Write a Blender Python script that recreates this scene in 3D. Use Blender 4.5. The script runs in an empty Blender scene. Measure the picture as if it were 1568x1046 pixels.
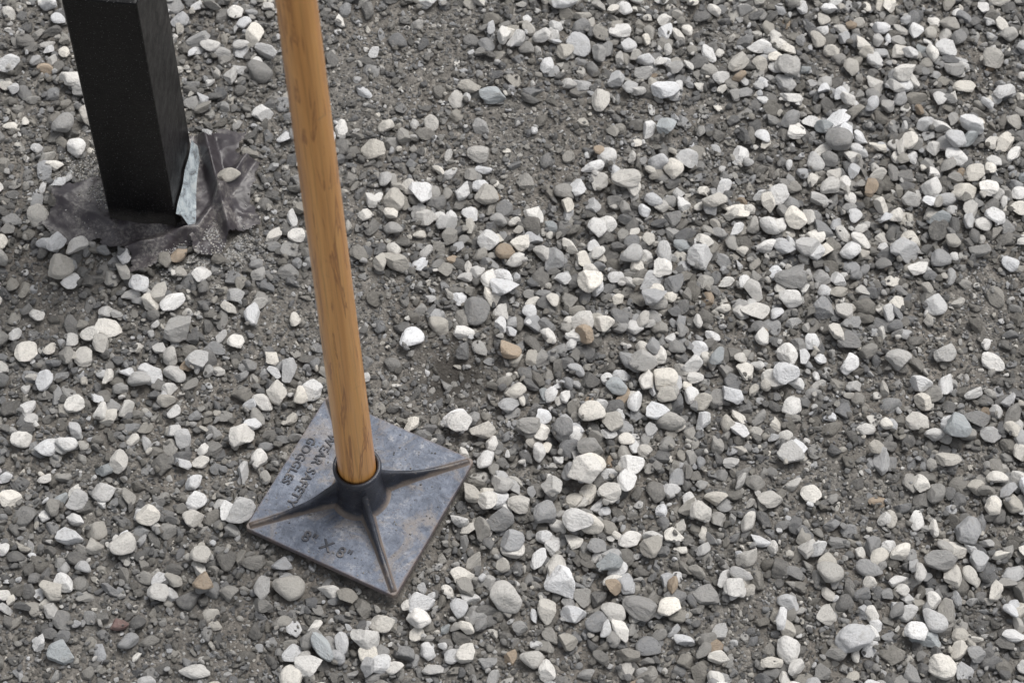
import bpy, bmesh, math, random
import numpy as np
from mathutils import Matrix, Vector, Euler
from math import *
random.seed(7); rng=np.random.default_rng(11)
scene=bpy.context.scene
COL=scene.collection
# ------------------------------------------------------------ helpers
def link(o,parent=None):
    COL.objects.link(o)
    if parent: o.parent=parent
    return o
def mesh_obj(name,verts,faces,mat=None,parent=None,smooth=False):
    me=bpy.data.meshes.new(name); me.from_pydata([tuple(v) for v in verts],[],faces); me.update()
    if smooth: me.polygons.foreach_set("use_smooth",[True]*len(me.polygons))
    o=bpy.data.objects.new(name,me)
    if mat: me.materials.append(mat)
    return link(o,parent)
class N:
    def __init__(s,name):
        s.m=bpy.data.materials.new(name); s.m.use_nodes=True; s.t=s.m.node_tree; s.n=s.t.nodes; s.b=s.n["Principled BSDF"]
    def add(s,t,**k):
        n=s.n.new(t)
        for a,v in k.items(): setattr(n,a,v)
        return n
    def l(s,a,b): s.t.links.new(a,b)
    def noise(s,vec,scale,detail=5,rough=.6,dist=0):
        n=s.add("ShaderNodeTexNoise"); n.inputs["Scale"].default_value=scale; n.inputs["Detail"].default_value=detail
        n.inputs["Roughness"].default_value=rough; n.inputs["Distortion"].default_value=dist
        if vec is not None: s.l(vec,n.inputs["Vector"])
        return n.outputs["Fac"]
    def ramp(s,fac,stops):
        n=s.add("ShaderNodeValToRGB"); e=n.color_ramp.elements
        while len(e)<len(stops): e.new(0.5)
        for i,(p,c) in enumerate(stops):
            e[i].position=p; e[i].color=(c,c,c,1) if not isinstance(c,tuple) else (*c,1)
        s.l(fac,n.inputs[0]); return n.outputs[0]
    def mix(s,fac,a,b,mode='MIX'):
        n=s.add("ShaderNodeMix",data_type='RGBA',blend_type=mode)
        for i,v in ((0,fac),(6,a),(7,b)):
            if hasattr(v,'links') or hasattr(v,'is_output'): s.l(v,n.inputs[i])
            elif isinstance(v,tuple): n.inputs[i].default_value=(*v,1)
            else: n.inputs[i].default_value=v
        return n.outputs[2]
    def math(s,op,a,b=0.0):
        n=s.add("ShaderNodeMath",operation=op)
        for i,v in ((0,a),(1,b)):
            if hasattr(v,'is_output'): s.l(v,n.inputs[i])
            else: n.inputs[i].default_value=v
        return n.outputs[0]
    def bump(s,h,dist,strength=1.0,normal=None):
        n=s.add("ShaderNodeBump"); n.inputs["Distance"].default_value=dist; n.inputs["Strength"].default_value=strength
        s.l(h,n.inputs["Height"])
        if normal is not None: s.l(normal,n.inputs["Normal"])
        return n.outputs[0]
    def coord(s,kind="Object"): return s.add("ShaderNodeTexCoord").outputs[kind]
    def mapping(s,vec,sc):
        n=s.add("ShaderNodeMapping"); n.inputs["Scale"].default_value=sc; s.l(vec,n.inputs["Vector"]); return n.outputs[0]

# value noise
LAT=rng.random((256,256))
def vnoise(x,y):
    xi=np.floor(x).astype(int); yi=np.floor(y).astype(int); fx=x-xi; fy=y-yi
    fx=fx*fx*(3-2*fx); fy=fy*fy*(3-2*fy)
    a=LAT[xi&255,yi&255]; b=LAT[(xi+1)&255,yi&255]; c=LAT[xi&255,(yi+1)&255]; d=LAT[(xi+1)&255,(yi+1)&255]
    return (a*(1-fx)+b*fx)*(1-fy)+(c*(1-fx)+d*fx)*fy-.5
def fbm(x,y,f,o=4,g=.5):
    r=0;a=1
    for i in range(o):
        r=r+a*vnoise(x*f+17.3*i,y*f+5.1*i); f*=2.03; a*=g
    return r
G0=-0.013
def ground_h(x,y):
    x=np.asarray(x,float);y=np.asarray(y,float)
    h=G0+.010*fbm(x,y,5,3)+.004*fbm(x+9,y,30,3,.6)+.002*fbm(x+3,y+7,110,2)
    h=h-.014*np.exp(-((x-.10)**2+(y-.172)**2)/(2*.026**2))
    # compacted flat under the tamper
    d=np.sqrt(x*x+y*y); w=1/(1+np.exp((d-.14)/.012))
    return h*(1-w)+w*(G0-.001)

# ------------------------------------------------------------ materials
def ground_mat():
    m=N("gravel_dust"); c=m.coord()
    n1=m.noise(c,5,3); n2=m.noise(c,70,5,.7); n3=m.noise(c,420,3,.7)
    col=m.ramp(n2,[(.3,(.118,.112,.102)),(.55,(.195,.185,.17)),(.75,(.28,.267,.246))])
    col=m.mix(m.ramp(n1,[(.4,0.),(.65,.5)]),col,(.195,.173,.149))
    v=m.add("ShaderNodeTexVoronoi"); v.inputs["Scale"].default_value=260; m.l(c,v.inputs["Vector"])
    sp=m.ramp(v.outputs["Color"],[(.0,.6),(.7,1.0),(.9,1.7)])
    col=m.mix(.75,col,sp,'MULTIPLY')
    # damp, darker soil in the little hollow behind the tamper
    dv=m.add("ShaderNodeVectorMath",operation='DISTANCE'); m.l(c,dv.inputs[0]); dv.inputs[1].default_value=(.10,.172,-.02)
    wet=m.math('ADD',m.math('MULTIPLY',dv.outputs["Value"],9.),m.math('MULTIPLY',n2,.4))
    col=m.mix(m.ramp(wet,[(.35,.85),(.8,0.)]),col,(.045,.041,.037))
    m.l(col,m.b.inputs["Base Color"]); m.b.inputs["Roughness"].default_value=.95; m.b.inputs["Specular IOR Level"].default_value=.15
    hgt=m.math('ADD',m.math('MULTIPLY',v.outputs["Distance"],-.7),m.math('ADD',n3,m.math('MULTIPLY',n2,1.5)))
    m.l(m.bump(hgt,.0022,1.0),m.b.inputs["Normal"])
    return m.m
def stone_mat():
    m=N("stone"); c=m.coord()
    at=m.add("ShaderNodeAttribute",attribute_type='INSTANCER',attribute_name='col')
    oi=m.add("ShaderNodeObjectInfo")
    off=m.add("ShaderNodeVectorMath",operation='ADD'); m.l(c,off.inputs[0])
    mu=m.math('MULTIPLY',oi.outputs["Random"],57.0)
    cb=m.add("ShaderNodeCombineXYZ"); m.l(mu,cb.inputs[0]); m.l(mu,cb.inputs[1]); m.l(cb.outputs[0],off.inputs[1])
    p=off.outputs[0]
    n1=m.noise(p,1.6,4,.7,.5); n2=m.noise(p,5,4,.75)
    col=m.mix(1.0,at.outputs["Color"],m.ramp(n1,[(.3,.78),(.5,.97),(.68,1.06)]),'MULTIPLY')
    col=m.mix(.8,col,m.ramp(n2,[(.30,.66),(.50,.97),(.8,1.08)]),'MULTIPLY')
    dust=m.ramp(m.math('ADD',m.math('MULTIPLY',n1,.6),m.math('MULTIPLY',n2,.4)),[(.51,0.),(.63,.55)])
    col=m.mix(dust,col,(.24,.227,.208))
    m.l(col,m.b.inputs["Base Color"]); m.b.inputs["Roughness"].default_value=.9; m.b.inputs["Specular IOR Level"].default_value=.12
    m.l(m.bump(n2,.0028,1.0),m.b.inputs["Normal"])
    return m.m
def wood_mat():
    m=N("varnished_wood"); c=m.coord()
    g1=m.noise(m.mapping(c,(45,45,1.6)),1,5,.6,.6)
    g2=m.noise(m.mapping(c,(420,420,8)),1,4,.7)
    g3=m.noise(m.mapping(c,(60,60,4.5)),1,3,.5,2.2)
    col=m.ramp(g1,[(.28,(.42,.17,.040)),(.42,(.61,.285,.078)),(.58,(.74,.375,.112)),(.76,(.82,.46,.165))])
    col=m.mix(.65,col,m.ramp(g2,[(.32,.58),(.5,1.03)]),'MULTIPLY')
    col=m.mix(m.ramp(g3,[(.56,0.),(.61,.75),(.66,.1),(.69,.6),(.75,0.)]),col,(.28,.10,.026))
    dirt=m.noise(c,30,6,.7)
    col=m.mix(m.ramp(dirt,[(.62,0.),(.74,.5)]),col,(.24,.15,.08))
    m.l(col,m.b.inputs["Base Color"]); m.b.inputs["Roughness"].default_value=.36
    m.b.inputs["Coat Weight"].default_value=.45; m.b.inputs["Coat Roughness"].default_value=.25
    m.l(m.bump(g2,.0004,.5),m.b.inputs["Normal"]); return m.m
def iron_col(m,c,n1,n2,n3):
    col=m.ramp(n2,[(.34,(.060,.072,.100)),(.5,(.122,.142,.185)),(.66,(.21,.232,.28))])
    col=m.mix(m.ramp(n1,[(.50,0.),(.62,.65)]),col,(.27,.238,.21))
    col=m.mix(m.ramp(m.noise(c,60,7,.85),[(.55,0.),(.66,.65)]),col,(.43,.42,.42))
    col=m.mix(m.ramp(m.noise(c,33,7,.8,.5),[(.64,0.),(.70,.5)]),col,(.20,.125,.08))
    return m.mix(m.ramp(n3,[(.34,.75),(.44,0.)]),col,(.035,.037,.046))
def plate_mat():
    m=N("worn_painted_iron"); c=m.coord()
    n1=m.noise(c,20,7,.75,.8); n2=m.noise(c,55,7,.78,.4); n3=m.noise(c,300,4,.75)
    col=iron_col(m,c,n1,n2,n3)
    sx=m.add("ShaderNodeSeparateXYZ"); m.l(c,sx.inputs[0])
    mx=m.math('MAXIMUM',m.math('ABSOLUTE',sx.outputs[0]),m.math('ABSOLUTE',sx.outputs[1]))
    e=m.math('ADD',mx,m.math('MULTIPLY',n2,.010))
    col=m.mix(m.ramp(m.math('MULTIPLY',m.math('SUBTRACT',e,.09),40.),[(.56,0.),(.70,.7)]),col,(.14,.088,.06))
    # dirt collects round the socket and along the ribs
    dg=m.math('ABSOLUTE',m.math('SUBTRACT',m.math('ABSOLUTE',sx.outputs[0]),m.math('ABSOLUTE',sx.outputs[1])))
    dg=m.math('ADD',dg,m.math('MULTIPLY',n1,.022))
    col=m.mix(m.ramp(m.math('MULTIPLY',dg,20.),[(.26,.75),(.44,0.)]),col,(.21,.17,.138))
    m.l(col,m.b.inputs["Base Color"]); m.l(m.ramp(n1,[(.4,.5),(.7,.85)]),m.b.inputs["Roughness"])
    b=m.bump(n3,.0006,.7); b=m.bump(n2,.0020,.75,b); m.l(b,m.b.inputs["Normal"]); return m.m
def rib_mat():
    m=N("dark_painted_iron"); c=m.coord()
    n1=m.noise(c,35,7,.7); n2=m.noise(c,160,6,.7)
    sx=m.add("ShaderNodeSeparateXYZ"); m.l(c,sx.inputs[0])
    col=m.ramp(n1,[(.35,(.012,.013,.018)),(.6,(.03,.034,.047)),(.75,(.085,.09,.11))])
    low=m.math('ADD',sx.outputs[2],m.math('MULTIPLY',n1,.02))
    col=m.mix(m.ramp(m.math('MULTIPLY',low,20.),[(.34,.85),(.46,0.)]),col,(.17,.135,.11))
    col=m.mix(m.ramp(n2,[(.60,0.),(.70,.6)]),col,(.28,.24,.21))
    m.l(col,m.b.inputs["Base Color"]); m.b.inputs["Roughness"].default_value=.36; m.b.inputs["Specular IOR Level"].default_value=.5
    m.l(m.bump(n2,.0012,.8),m.b.inputs["Normal"]); return m.m
def post_mat():
    m=N("black_gloss_paint"); c=m.coord()
    n1=m.noise(c,40,7,.8); n4=m.noise(c,600,2,.5)
    sx=m.add("ShaderNodeSeparateXYZ"); m.l(c,sx.inputs[0])
    col=m.mix(m.ramp(n4,[(.65,0.),(.71,.8)]),(.0025,.0025,.003),(.22,.22,.23))
    col=m.mix(m.ramp(n1,[(.69,0.),(.73,.5)]),col,(.16,.12,.10))
    low=m.math('ADD',sx.outputs[2],m.math('MULTIPLY',n1,.05))
    col=m.mix(m.ramp(low,[(.058,.65),(.10,0.)]),col,(.13,.12,.11))
    m.l(col,m.b.inputs["Base Color"]); m.l(m.ramp(n1,[(.4,.3),(.7,.5)]),m.b.inputs["Roughness"]); m.b.inputs["Specular IOR Level"].default_value=.2
    m.l(m.bump(m.noise(c,160,4,.6),.0008,.4),m.b.inputs["Normal"]); return m.m
def sheet_mat():
    m=N("torn_dark_plastic"); c=m.coord()
    n1=m.noise(c,22,5,.6,.7); n2=m.noise(c,230,5,.75); n3=m.noise(c,22,4,.6,.4)
    col=m.ramp(n1,[(.3,(.024,.020,.023)),(.5,(.047,.041,.046)),(.72,(.085,.076,.083))])
    ds=m.math('MULTIPLY',m.ramp(n2,[(.46,.1),(.60,.8)]),m.ramp(n3,[(.46,0.),(.60,1.)]))
    col=m.mix(ds,col,(.27,.255,.235))
    m.l(col,m.b.inputs["Base Color"]); m.b.inputs["Roughness"].default_value=.38; m.b.inputs["Specular IOR Level"].default_value=.4
    m.l(m.bump(n1,.003,.5),m.b.inputs["Normal"]); return m.m
def flash_mat():
    m=N("scraped_galvanised"); c=m.coord(); n1=m.noise(c,75,7,.75,.8)
    col=m.ramp(n1,[(.36,(.08,.062,.05)),(.46,(.27,.31,.34)),(.57,(.45,.50,.52)),(.72,(.60,.58,.54))])
    m.l(col,m.b.inputs["Base Color"]); m.b.inputs["Roughness"].default_value=.5
    m.l(m.bump(n1,.003,.7),m.b.inputs["Normal"]); return m.m
M_ST=stone_mat(); M_GR=ground_mat()

# ------------------------------------------------------------ ground sheet (to the horizon)
def axis(a,b,step,far):
    core=list(np.arange(a,b+1e-9,step)); out=[];s=step;x=b
    while x<far: s*=1.35; x+=s; out.append(x)
    lo=[];s=step;x=a
    while x>-far: s*=1.35; x-=s; lo.append(x)
    return np.array(lo[::-1]+core+out)
X=axis(-.85,1.2,.005,300); Y=axis(-.55,1.1,.005,300)
GX,GY=np.meshgrid(X,Y); GZ=ground_h(GX,GY)
verts=np.stack([GX.ravel(),GY.ravel(),GZ.ravel()],1)
nx,ny=len(X),len(Y); ii=(np.arange(ny-1)[:,None]*nx+np.arange(nx-1)[None,:]).ravel()
quads=np.stack([ii,ii+1,ii+1+nx,ii+nx],1)
me=bpy.data.meshes.new("ground"); me.vertices.add(len(verts)); me.vertices.foreach_set("co",verts.ravel())
me.loops.add(quads.size); me.loops.foreach_set("vertex_index",quads.ravel().astype(np.int32))
me.polygons.add(len(quads)); me.polygons.foreach_set("loop_start",(np.arange(len(quads))*4).astype(np.int32))
me.polygons.foreach_set("use_smooth",np.ones(len(quads),bool)); me.update(calc_edges=True)
me.materials.append(M_GR); link(bpy.data.objects.new("ground",me))

# ------------------------------------------------------------ stone shapes
def stone(name,sub,angular,seed):
    r=np.random.default_rng(seed); bm=bmesh.new(); bmesh.ops.create_icosphere(bm,subdivisions=sub,radius=1)
    D=np.array([v.co[:] for v in bm.verts]); D/=np.linalg.norm(D,axis=1)[:,None]
    n=int(r.integers(5,9)) if angular else int(r.integers(9,15)); P=r.normal(size=(n,3)); P/=np.linalg.norm(P,axis=1)[:,None]
    d=r.uniform(.38,.92,n) if angular else r.uniform(.58,1.,n)
    k=50 if angular else 13
    dots=np.clip(D@P.T,0.02,None)/d
    inv=((dots**k).sum(1)+ (1/1.12)**k)**(1/k); rad=1/inv
    V=D*rad[:,None]
    ph=r.uniform(0,6,8); am=.035 if angular else .025
    V*= (1+am*np.sin(5*V[:,0]+ph[0])*np.sin(4*V[:,1]+ph[1])+.02*np.sin(9*V[:,2]+ph[2]+3*V[:,0])+.014*np.sin(15*V[:,1]+ph[3])*np.sin(13*V[:,0]+ph[4]+5*V[:,2]))[:,None]
    V-= (V.max(0)+V.min(0))/2; V/= (V.max(0)-V.min(0))/2
    for v,c in zip(bm.verts,V): v.co=c
    me=bpy.data.meshes.new(name); bm.to_mesh(me); bm.free()
    me.polygons.foreach_set("use_smooth",[True]*len(me.polygons)); me.materials.append(M_ST)
    return bpy.data.objects.new(name,me)
SC=bpy.data.collections.new("gravel_stone_shapes")
NB=44; NS=14
for i in range(NB): SC.objects.link(stone("stone_%02d"%i,5 if i%4 else 4,i%4!=0,100+i))
for i in range(NS): SC.objects.link(stone("stone_%02d"%(NB+i),3,i%4!=0,300+i))

# ------------------------------------------------------------ gravel settling on a height map
x0,x1,y0,y1=-.88,1.22,-.55,1.12; CS=.0025
hx=np.arange(x0,x1,CS); hy=np.arange(y0,y1,CS)
HX,HY=np.meshgrid(hx,hy,indexing='ij'); BASE=ground_h(HX,HY); H=BASE.copy()
BARE="0.180,0.514,0.086;0.037,0.674,0.070;0.761,0.292,0.078;-0.414,0.236,0.047;0.093,0.168,0.060;-0.386,0.657,0.039;0.467,-0.153,0.039;-0.159,-0.185,0.047;-0.292,-0.222,0.047;0.574,0.073,0.062;0.427,0.544,0.055;0.793,0.209,0.062;-0.028,0.598,0.094;0.119,-0.074,0.031;-0.121,0.229,0.047;0.247,0.557,0.062;-0.05,0.26,0.05;0.03,0.19,0.05;0.10,0.172,0.035"
RICH="0.738,0.640,0.156;0.351,0.314,0.117;0.601,0.401,0.141;0.234,-0.010,0.094;0.350,0.645,0.078;0.659,-0.138,0.094;0.311,0.135,0.094"
def gs(s,x,y):
    r=0
    for t in s.split(';'):
        a,b,c=map(float,t.split(',')); r=r+np.exp(-((x-a)**2+(y-b)**2)/(2*(c*.75)**2))
    return r
def density(x,y): return np.clip(.52+.44*gs(RICH,x,y)-.64*gs(BARE,x,y)+.48*fbm(x,y,10,3)-.16*np.clip((.12-x)/.3,0,1),.03,1)
DM=density(HX,HY)
PSI=-.4395; ca,sa=cos(PSI),sin(PSI)
PFR=np.array([-.255,.369]); FD=np.array([-.9976,.0697]); DD=np.array([.0697,.9976])
POLY=["-0.257,0.512;-0.225,0.498;-0.215,0.522;-0.176,0.516;-0.190,0.486;-0.155,0.470;-0.167,0.425;-0.147,0.380;-0.180,0.364;-0.196,0.330;-0.228,0.328;-0.247,0.363;-0.262,0.417;-0.262,0.466",
"-0.330,0.440;-0.352,0.446;-0.386,0.430;-0.420,0.420;-0.412,0.395;-0.430,0.366;-0.395,0.340;-0.330,0.350",
"-0.346,0.376;-0.280,0.380;-0.235,0.377;-0.217,0.347;-0.248,0.340;-0.262,0.322;-0.318,0.292;-0.308,0.325;-0.352,0.340"]
POLY=[[tuple(map(float,p.split(','))) for p in s.split(';')] for s in POLY]
def inpoly(px,py,poly):
    px=np.asarray(px,float); py=np.asarray(py,float); r=np.zeros(px.shape,bool); n=len(poly)
    for i in range(n):
        ax,ay=poly[i]; bx,by=poly[(i+1)%n]
        c=((ay>py)!=(by>py))&(px<(bx-ax)*(py-ay)/(by-ay+1e-12)+ax); r^=c
    return r
def blocked(x,y,r,flapok=False):
    lx=x*ca+y*sa; ly=-x*sa+y*ca
    b=(np.abs(lx)<.1016+r*.75)&(np.abs(ly)<.1016+r*.75)
    u=(x-PFR[0])*FD[0]+(y-PFR[1])*FD[1]; v=(x-PFR[0])*DD[0]+(y-PFR[1])*DD[1]
    b|=(u>-r*.8)&(u<.086+r*.8)&(v>-r*.8)&(v<.118+r*.8)
    if not flapok:
        for p in POLY: b|=inpoly(x,y,p)
    return b
# torn sheet surface heights (also used so that grit and a few stones rest on it)
def sheet_z(A,B,pi_):
    rid=1-np.abs(fbm(A+pi_,B*1.6,13,1))*5
    r2=1-np.abs(fbm(A*.8+5-B*.8,B+2+pi_+A*.5,24,1))*6
    Z=ground_h(A,B)*.5+G0*.5+.008+pi_*.0012+.006*np.clip(rid,0,1)+.003*np.clip(r2,0,1)+.0015*fbm(A,B,60,2)
    if pi_==0: Z=Z+.022*np.clip(1-np.abs((A+.205)+(B-.42)*.30)/.013,0,1)*np.clip((B-.34)/.03,0,1)+.014*np.clip(1-np.abs((A+.180)-(B-.46)*.5)/.012,0,1)
    if pi_==2: Z=Z+.016*np.clip(1-np.abs(B-.343-(A+.28)*.35)/.014,0,1)
    if pi_==1: Z=Z+.006*np.clip(1-np.abs(B-.39+(A+.38)*.5)/.016,0,1)
    return Z
for k,poly in enumerate(POLY):
    mk=inpoly(HX,HY,poly); H[mk]=sheet_z(HX[mk],HY[mk],k)
pts=[];rots=[];scls=[];idxs=[];cols=[]
def put(x,y,a,b,c,ang,big,col,tilt=.22,embed=.30):
    R=a; i0=max(int((x-R-x0)/CS),0); i1=min(int((x+R-x0)/CS)+2,len(hx)); j0=max(int((y-R-y0)/CS),0); j1=min(int((y+R-y0)/CS)+2,len(hy))
    if i1<=i0 or j1<=j0: return
    dx=HX[i0:i1,j0:j1]-x; dy=HY[i0:i1,j0:j1]-y; c_,s_=cos(ang),sin(ang)
    u=(dx*c_+dy*s_)/a; v=(-dx*s_+dy*c_)/b; q=u*u+v*v; mk=q<.6
    if not mk.any(): h=H[min(int((x-x0)/CS),len(hx)-1),min(int((y-y0)/CS),len(hy)-1)]
    else:
        hh=H[i0:i1,j0:j1][mk]; h=.6*hh.mean()+.4*hh.max()
    z=h+c*(1-2*embed)
    top=z+c*np.sqrt(np.clip(1-q,0,1)); m2=q<1
    sub=H[i0:i1,j0:j1]; sub[m2]=np.maximum(sub[m2],top[m2])
    pts.append((x,y,z)); rots.append((random.gauss(0,tilt),random.gauss(0,tilt),ang)); scls.append((a,b,c))
    idxs.append(random.randrange(NB) if big else NB+random.randrange(NS)); cols.append((*col,1))
def tint(v,w=.04):
    k=random.uniform(-w,w)+.028; return (v*(1+k),v*(1+k*.2),v*(1-k*1.3))
def color(kind):
    if kind==0: return tint(random.uniform(.66,.88))
    if kind==1: return tint(random.uniform(.44,.62))
    if kind==2: return tint(random.uniform(.26,.40))
    if kind==3: k=random.uniform(.8,1.15); return (.44*k,.465*k,.475*k)
    if kind==4: k=random.uniform(.8,1.25); return (.40*k,.325*k,.25*k)
    if kind==5: return (.26,.18,.165)
    return tint(random.uniform(.15,.245),.04)
def batch(n,smin,smax,wts,K,big,dpow,med=.45,embed=.3):
    kinds=[k for k,_ in wts]; pw=np.array([w for _,w in wts],float); pw/=pw.sum()
    cx=rng.uniform(x0+.01,x1-.01,(n*K*2)); cy=rng.uniform(y0+.01,y1-.01,(n*K*2))
    ix=((cx-x0)/CS).astype(int).clip(0,len(hx)-1); iy=((cy-y0)/CS).astype(int).clip(0,len(hy)-1)
    keep=rng.random(len(cx))<DM[ix,iy]**dpow
    keep&=~blocked(cx,cy,(smin+smax)/4)
    cx,cy,ix,iy=cx[keep],cy[keep],ix[keep],iy[keep]
    m=len(cx)//K; m=min(m,n)
    ks=rng.choice(len(kinds),m,p=pw); sz=smin+(smax-smin)*rng.beta(2,2/med-2,m)
    for t in range(m):
        s=slice(t*K,(t+1)*K); hv=H[ix[s],iy[s]]-BASE[ix[s],iy[s]]; j=t*K+int(np.argmin(hv))
        a=sz[t]/2; b=a*random.uniform(.48,.95); c=a*random.uniform(.34,.66)
        put(cx[j],cy[j],a,b,c,random.uniform(0,pi),big,color(kinds[ks[t]]),embed=embed)
batch(7000,.011,.033,[(6,.58),(2,.34),(1,.07),(4,.010)],6,True,.4,.38,.38)
batch(12000,.006,.014,[(6,.56),(2,.29),(1,.10),(0,.05)],3,False,.25)
batch(4300,.013,.041,[(0,.56),(1,.27),(2,.15),(3,.012),(4,.010)],6,True,1.4,.39,.27)
# the individual stones that stand out in the photo (x,y in mm ; long, short in px-scale ; angle ; tone)
XY="139,590 367,547 315,462 19,420 -241,223 -394,302 -238,655 -417,521 -161,551 232,662 533,416 515,183 722,114 743,537 590,532 525,324 527,645 268,39 243,-106 178,-126 261,-26 143,96 -143,-28 -78,-122 -277,-76 -231,-133 -178,-121 -337,-214 370,-132 375,-102 305,-109 587,-165 449,-104 562,-81 660,-154 682,-139 655,211 480,276 163,295 -150,76 -273,-174 -180,-228 -48,-223 -194,439 750,135 -252,-36 -310,-4 -358,113 -81,133 -213,179 270,309 352,284 306,164 338,194 305,697 366,604 491,683 199,408 87,392 184,363 -103,364 -168,210 -398,143 602,373 429,435 716,419 671,373 680,640 182,152 222,-14 167,-25 199,103 275,74 336,-133 299,18 409,-3 300,-80 149,58 170,22 190,-2 184,-54 229,20 34,-163 -9,-129 -109,-124 -88,-90 -357,-138 -185,-85 -126,48 -294,35 -360,55 -295,282 -252,260 -404,335 -196,-13 543,27 711,76 765,115 729,-19 692,-61 739,-59 804,356 813,625 560,502"
PR="42,26,-5,3 32,28,0,3 46,30,0,1 40,30,80,1 50,40,20,2 40,36,0,1 32,22,0,0 36,34,0,2 30,24,-30,0 30,24,60,1 40,32,90,0 42,34,-10,0 46,40,-50,3 35,28,0,1 44,36,-30,2 52,34,0,2 40,32,0,1 54,44,30,0 62,42,-45,0 52,46,0,1 48,36,-20,0 36,28,40,1 52,38,25,1 52,40,10,1 44,34,60,1 36,30,0,1 34,30,0,4 42,36,10,3 40,32,20,0 30,16,70,4 28,24,0,4 64,42,15,1 38,34,60,0 44,34,-60,1 38,32,0,0 46,32,-30,1 42,32,0,1 46,26,15,0 46,28,-10,0 42,32,20,0 30,18,10,5 50,24,-10,0 44,34,0,0 38,22,25,1 42,26,10,2 38,32,-20,0 38,30,0,1 32,26,30,0 30,24,60,0 36,28,0,1 40,36,60,0 40,28,0,1 34,28,0,3 44,32,-15,1 36,22,0,0 44,30,10,0 40,22,0,0 34,24,-45,0 34,22,0,1 32,26,30,0 28,22,0,0 28,24,0,0 34,24,80,0 34,30,0,0 40,30,-10,1 40,24,0,3 44,36,-30,1 36,32,0,0 34,26,0,0 44,34,60,2 48,36,0,2 38,30,0,2 44,34,0,2 56,38,-20,2 36,26,0,0 34,34,0,1 34,32,60,3 40,22,50,0 34,30,0,1 36,30,0,1 38,34,0,1 34,32,0,1 42,28,0,1 34,24,-30,2 42,26,80,1 34,24,0,1 36,32,0,1 34,28,0,1 36,24,85,0 40,26,80,1 36,22,0,0 32,26,0,0 44,26,55,0 34,26,60,0 34,26,70,0 34,30,0,0 40,24,0,1 34,26,0,1 48,36,80,2 48,30,0,2 36,26,70,1 28,24,0,0 36,24,40,0 36,26,-60,1"
for a,b in zip(XY.split(),PR.split()):
    x,y=[float(q)/1000 for q in a.split(',')]; w,h,an,k=[float(q) for q in b.split(',')]
    s=(.782+.124*y)/1000; put(x,y,w*s/2,h*s*1.1/2,h*s*.36,radians(an),True,color(int(k)),.08,.22)
batch(9000,.005,.012,[(6,.45),(2,.30),(1,.16),(0,.09)],4,False,.12)
# grit
def grit(n,smin,smax,wts,region=None):
    kinds=[k for k,_ in wts]; pw=np.array([w for _,w in wts],float); pw/=pw.sum()
    K=3; cx=rng.uniform(x0+.01,x1-.01,(n,K)); cy=rng.uniform(y0+.01,y1-.01,(n,K))
    if region: cx=rng.normal(region[0],region[2],(n,K)); cy=rng.normal(region[1],region[2],(n,K))
    ix=((cx-x0)/CS).astype(int).clip(0,len(hx)-1); iy=((cy-y0)/CS).astype(int).clip(0,len(hy)-1)
    hv=H[ix,iy]-BASE[ix,iy]; j=hv.argmin(1); r=np.arange(n)
    cx,cy,z,hv=cx[r,j],cy[r,j],H[ix,iy][r,j],hv[r,j]
    bl=blocked(cx,cy,.0,True)
    onsheet=np.zeros(n,bool)
    for p in POLY: onsheet|=inpoly(cx,cy,p)
    thin=.12 if not region else .5
    bl|=onsheet&(rng.random(n)>thin)
    bl|=(~onsheet)&(hv>.0065)&(rng.random(n)>.06)
    bl|=(((cx-.10)**2+(cy-.172)**2)<.034**2)&(rng.random(n)>.25)
    ks=rng.choice(len(kinds),n,p=pw); sz=rng.uniform(smin,smax,n)/2
    for t in range(n):
        if bl[t]: continue
        a=sz[t]; pts.append((cx[t],cy[t],z[t]+a*.1)); rots.append((random.uniform(-.5,.5),random.uniform(-.5,.5),random.uniform(0,6)))
        scls.append((a,a*random.uniform(.6,.9),a*random.uniform(.45,.8))); idxs.append(NB+random.randrange(NS)); cols.append((*color(kinds[ks[t]]),1))
grit(70000,.002,.0055,[(6,.50),(2,.28),(1,.15),(0,.07)])
for rx,ry,rs,n in ((-.205,.345,.016,900),(-.38,.45,.022,900),(-.36,.40,.014,400),(-.25,.325,.016,500),(-.17,.345,.02,600)):
    grit(n,.0014,.0034,[(1,.4),(0,.4),(2,.2)],(rx,ry,rs))
# a pinch of grit lying on the tamper plate
for t in range(150):
    lx=random.uniform(-.098,.098); ly=random.uniform(-.098,.098)
    if abs(abs(lx)-abs(ly))<.012 or lx*lx+ly*ly<.045**2: continue
    a=random.uniform(.0005,.0014); x=lx*ca-ly*sa; y=lx*sa+ly*ca
    pts.append((x,y,.0062-.0286*y+.0281*x+a*.3)); rots.append((0,0,random.uniform(0,6))); scls.append((a,a*.8,a*.6)); idxs.append(NB+random.randrange(NS)); cols.append((*color(random.choice((1,2,6))),1))
me=bpy.data.meshes.new("gravel"); n=len(pts); me.vertices.add(n); me.vertices.foreach_set("co",np.array(pts,float).ravel())
def attr(nm,t,arr,key):
    A=me.attributes.new(nm,t,'POINT'); A.data.foreach_set(key,np.array(arr).ravel())
attr("rot",'FLOAT_VECTOR',rots,"vector"); attr("scl",'FLOAT_VECTOR',scls,"vector"); attr("idx",'INT',idxs,"value"); attr("col",'FLOAT_COLOR',cols,"color")
me.materials.append(M_ST)
gravel=link(bpy.data.objects.new("gravel",me))
ng=bpy.data.node_groups.new("gravel_instancing",'GeometryNodeTree')
ng.interface.new_socket("Geometry",in_out='INPUT',socket_type='NodeSocketGeometry'); ng.interface.new_socket("Geometry",in_out='OUTPUT',socket_type='NodeSocketGeometry')
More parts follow.
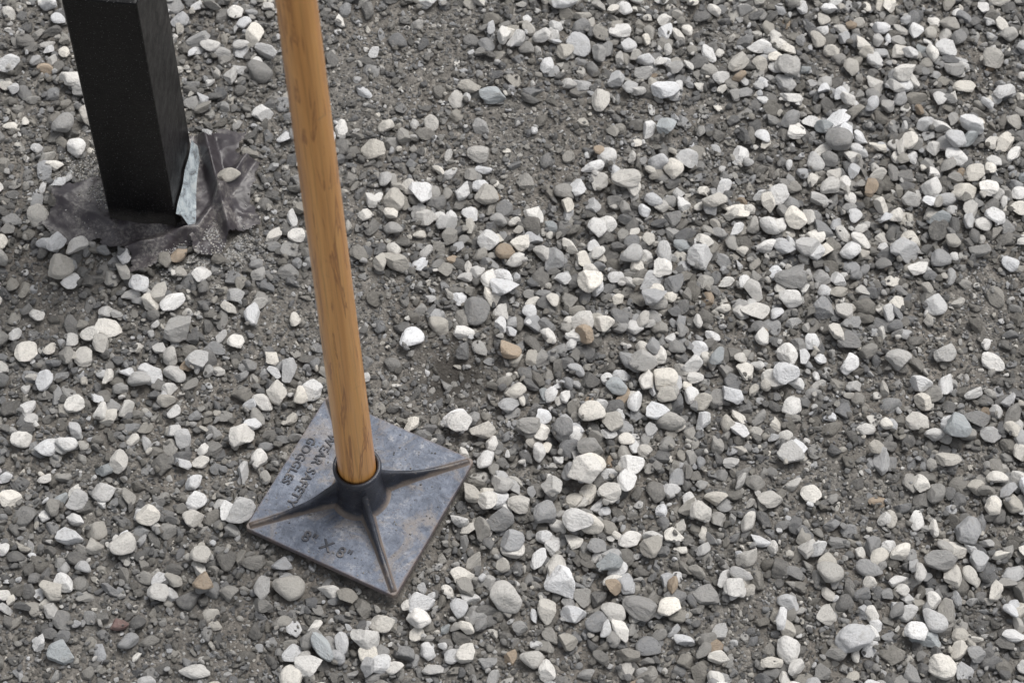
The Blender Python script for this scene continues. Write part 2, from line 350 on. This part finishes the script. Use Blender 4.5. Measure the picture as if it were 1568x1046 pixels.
gi=ng.nodes.new("NodeGroupInput"); go=ng.nodes.new("NodeGroupOutput"); ip=ng.nodes.new("GeometryNodeInstanceOnPoints"); ci=ng.nodes.new("GeometryNodeCollectionInfo")
ci.inputs[0].default_value=SC; ci.inputs[1].default_value=True; ci.inputs[2].default_value=True
def na(nm,t):
    q=ng.nodes.new("GeometryNodeInputNamedAttribute"); q.data_type=t; q.inputs[0].default_value=nm; return q.outputs[0]
L=ng.links.new; L(gi.outputs[0],ip.inputs["Points"]); L(ci.outputs[0],ip.inputs["Instance"]); ip.inputs["Pick Instance"].default_value=True
L(na("idx",'INT'),ip.inputs["Instance Index"]); L(na("rot",'FLOAT_VECTOR'),ip.inputs["Rotation"]); L(na("scl",'FLOAT_VECTOR'),ip.inputs["Scale"]); L(ip.outputs[0],go.inputs[0])
md=gravel.modifiers.new("instances",'NODES'); md.node_group=ng

# ------------------------------------------------------------ hand tamper
def empty(name,mat=None):
    o=bpy.data.objects.new(name,None); o.empty_display_size=.1
    if mat is not None: o.matrix_world=mat
    return link(o)
T=Matrix.Rotation(-.0286,4,'X')@Matrix.Rotation(-.0281,4,'Y')@Matrix.Rotation(PSI,4,'Z')
tamper=empty("hand_tamper",T)
MP=plate_mat(); MR=rib_mat(); MW=wood_mat()
hs=.1016; prof=[]
for (sx,sy,a0) in ((1,1,0),(-1,1,90),(-1,-1,180),(1,-1,270)):
    for k in range(6):
        a=radians(a0+18*k); prof.append((sx*(hs-.005)+.005*cos(a),sy*(hs-.005)+.005*sin(a)))
bm=bmesh.new(); f=bm.faces.new([bm.verts.new((x,y,-.002)) for x,y in prof]); r=bmesh.ops.extrude_face_region(bm,geom=[f])
for v in r['geom']:
    if isinstance(v,bmesh.types.BMVert): v.co.z=.006
bmesh.ops.recalc_face_normals(bm,faces=bm.faces)
bmesh.ops.bevel(bm,geom=[e for e in bm.edges if abs(e.verts[0].co.z-e.verts[1].co.z)<1e-6 and e.verts[0].co.z>0],offset=.0014,segments=3,affect='EDGES',profile=.5)
me=bpy.data.meshes.new("plate"); bm.to_mesh(me); bm.free(); me.materials.append(MP); link(bpy.data.objects.new("plate",me),tamper)
rv=[];rf=[]
for q in range(4):
    an=radians(45+90*q); d=np.array([cos(an),sin(an)]); nrm=np.array([-sin(an),cos(an)])
    ST=34; base=len(rv)
    for i in range(ST):
        s=i/(ST-1); rr=.020+.1175*s; h=.0042+.046*(1-s)**2.7; t=1-.2*s
        if i==ST-1: h*=.25
        w1=.0030*t+.0022*(1-s)**5; fl=.0035*t+.004*(1-s)**3
        sec=[(-w1-fl,-.0004),(-w1-fl*.25,min(h*.3,.0018)),(-w1,h*.62),(-w1*.8,h*.93),(0,h),(w1*.8,h*.93),(w1,h*.62),(w1+fl*.25,min(h*.3,.0018)),(w1+fl,-.0004)]
        for a,z in sec:
            wob=.0003*sin(17*s+q*2+a*900); p=d*rr+nrm*(a+wob); rv.append((p[0],p[1],.006+z))
    for i in range(ST-1):
        for j in range(8):
            a=base+i*9+j; rf.append((a,a+9,a+10,a+1))
    rf.append(tuple(base+(ST-1)*9+j for j in range(9)))
o=mesh_obj("ribs",rv,rf,MR,tamper,True)
bm=bmesh.new(); bm.from_mesh(o.data); bmesh.ops.recalc_face_normals(bm,faces=bm.faces); bm.to_mesh(o.data); bm.free()
def lathe(prof,seg,fn=None):
    v=[];fc=[]
    for i,(r,z) in enumerate(prof):
        for k in range(seg):
            a=2*pi*k/seg; rr=r*(fn(a,z) if fn else 1); v.append((rr*cos(a),rr*sin(a),z))
    for i in range(len(prof)-1):
        for k in range(seg): fc.append((i*seg+k,i*seg+(k+1)%seg,(i+1)*seg+(k+1)%seg,(i+1)*seg+k))
    return v,fc
v,fc=lathe([(.038,.0055),(.0345,.0072),(.0315,.011),(.0296,.018),(.0283,.030),(.0272,.045),(.0268,.062),(.0278,.0655),(.0288,.068),(.0289,.0735),(.0283,.0755),(.0270,.0765),(.0248,.0763),(.0238,.0745),(.0236,.05)],64,lambda a,z:1+.008*sin(3*a+z*80))
mesh_obj("socket",v,fc,MR,tamper,True)
hp=[(.0005,.0515),(.0220,.0515)]+[(.0224-.0042*(t/40)**.9,.052+1.02*t/40) for t in range(41)]
hp+= [(.016,1.078),(.010,1.083),(.0005,1.085)]
v,fc=lathe(hp,56,lambda a,z:1+.006*sin(2*a+z*6)+.004*sin(11*z))
mesh_obj("handle",v,fc,MW,tamper,True)
mm=N("lettering_iron"); c=mm.coord(); nn=mm.noise(c,70,7,.75)
lc=mm.ramp(mm.noise(c,200,5,.7),[(.35,(.020,.022,.030)),(.62,(.055,.058,.070))])
lc=mm.mix(mm.ramp(nn,[(.50,0.),(.62,.75)]),lc,(.18,.165,.16))
mm.l(lc,mm.b.inputs["Base Color"]); mm.b.inputs["Roughness"].default_value=.6; ML=mm.m
def text(body,size,x,y,rot,name):
    c=bpy.data.curves.new(name,'FONT'); c.body=body; c.size=size; c.extrude=.0008; c.bevel_depth=.0003; c.align_x='CENTER'; c.align_y='CENTER'; c.space_character=1.12
    to=bpy.data.objects.new(name+"_tmp",c); COL.objects.link(to); bpy.context.view_layer.update()
    dg=bpy.context.evaluated_depsgraph_get(); me=bpy.data.meshes.new_from_object(to.evaluated_get(dg)); COL.objects.unlink(to); bpy.data.objects.remove(to)
    me.materials.clear(); me.materials.append(ML); me.name=name
    o=bpy.data.objects.new(name,me); o.location=(x,y,.0066); o.rotation_euler=(0,0,rot); link(o,tamper)
text("WEAR SAFETY",.0155,-.068,.002,-pi/2,"lettering_wear_safety"); text("GOGGLES",.0145,-.0880,.006,-pi/2,"lettering_goggles"); text('8" X 8"',.0195,-.002,-.080,0,"lettering_size")

# ------------------------------------------------------------ post
post=empty("black_metal_post"); PM=post_mat()
PZ=Matrix.Translation((PFR[0],PFR[1],G0-.03))@Matrix.Rotation(atan2(-FD[1],-FD[0]),4,'Z')
post.matrix_world=PZ
W,Dp,HT=.086,.118,.47-G0+.03
def rsq(w,d,r,ins=0):
    out=[]
    for (cx,cy,a0) in ((-r,d-r,0),(-w+r,d-r,90),(-w+r,r,180),(-r,r,270)):
        for k in range(5):
            a=radians(a0+22.5*k); out.append((cx+(r-ins)*cos(a),cy+(r-ins)*sin(a)))
    return out
rings=[(rsq(W,Dp,.003),0),(rsq(W,Dp,.003),HT-.001),(rsq(W,Dp,.003,.001),HT),(rsq(W,Dp,.0055,.003),HT+.0004)]
v=[];fc=[]
for rg,z in rings: v+=[(x,y,z) for x,y in rg]
for i in range(3):
    for k in range(20): fc.append((i*20+k,i*20+(k+1)%20,(i+1)*20+(k+1)%20,(i+1)*20+k))
fc.append(tuple(60+k for k in range(20)))
mesh_obj("post_tube",v,fc,PM,post)
v=[];fc=[];nu,nv=30,10
for i in range(nu):
    for j in range(nv):
        u=i/(nu-1);w=j/(nv-1); wd=.006+.014*(1-u)**.8
        v.append((.0025+wd*w+.0015*sin(u*9)*w,-.002+u*.122+.003*sin(w*5+u*4),.044+.034*(1-w)**1.2*(1-.35*u)+.003*sin(u*14+w*4)))
for i in range(nu-1):
    for j in range(nv-1): a=i*nv+j; fc.append((a,a+nv,a+nv+1,a+1))
mesh_obj("bent_flange",v,fc,flash_mat(),post,True)
# ------------------------------------------------------------ torn plastic sheet around the post
v=[];fc=[];st=.002
for pi_,poly in enumerate(POLY):
    P=np.array(poly); lo=P.min(0)-.01; hi=P.max(0)+.01; gx=np.arange(lo[0],hi[0],st); gy=np.arange(lo[1],hi[1],st)
    idm={}
    A,B=np.meshgrid(gx,gy,indexing='ij'); jx=A+.006*fbm(A,B,90,2); jy=B+.006*fbm(A+4,B,90,2); ins=inpoly(jx,jy,poly)
    Z=sheet_z(A,B,pi_)
    for i in range(len(gx)-1):
        for j in range(len(gy)-1):
            if ins[i,j] and ins[i+1,j] and ins[i,j+1] and ins[i+1,j+1]:
                q=[]
                for (a,b) in ((i,j),(i+1,j),(i+1,j+1),(i,j+1)):
                    if (a,b) not in idm: idm[(a,b)]=len(v); v.append((A[a,b],B[a,b],Z[a,b]))
                    q.append(idm[(a,b)])
                fc.append(q)
mesh_obj("torn_plastic_sheet",v,fc,sheet_mat(),None,True)

# ------------------------------------------------------------ light, sky, camera
w=bpy.data.worlds.new("World"); scene.world=w; w.use_nodes=True; nt=w.node_tree
sky=nt.nodes.new("ShaderNodeTexSky"); sky.sky_type='NISHITA'; sky.sun_disc=False
sd=Vector((.40,.48,1.15)).normalized(); el=asin(sd.z)
sky.sun_elevation=el; sky.sun_rotation=atan2(sd.x,sd.y); sky.dust_density=3
hs_=nt.nodes.new("ShaderNodeHueSaturation"); hs_.inputs["Saturation"].default_value=.22
nt.links.new(sky.outputs[0],hs_.inputs["Color"]); nt.links.new(hs_.outputs[0],nt.nodes["Background"].inputs[0]); nt.nodes["Background"].inputs[1].default_value=.15
sl=bpy.data.lights.new("sun",'SUN'); sl.energy=2.8; sl.angle=radians(30); sl.color=(1,.972,.935)
so=bpy.data.objects.new("sun",sl); so.rotation_euler=sd.to_track_quat('Z','Y').to_euler(); link(so)
cam=bpy.data.cameras.new("camera"); co=bpy.data.objects.new("camera",cam); link(co)
co.matrix_world=Matrix.Translation((.1755,-1.3676,2.8321))@Matrix.Rotation(pi/2-1.0601,4,'X')@Matrix.Rotation(.0339,4,'Z')
cam.sensor_width=36; cam.lens=91.84; cam.clip_start=.05; cam.clip_end=2000
cam.dof.use_dof=True; cam.dof.focus_distance=3.12; cam.dof.aperture_fstop=10
scene.camera=co
scene.view_settings.view_transform='Standard'; scene.view_settings.look='None'; scene.view_settings.exposure=0
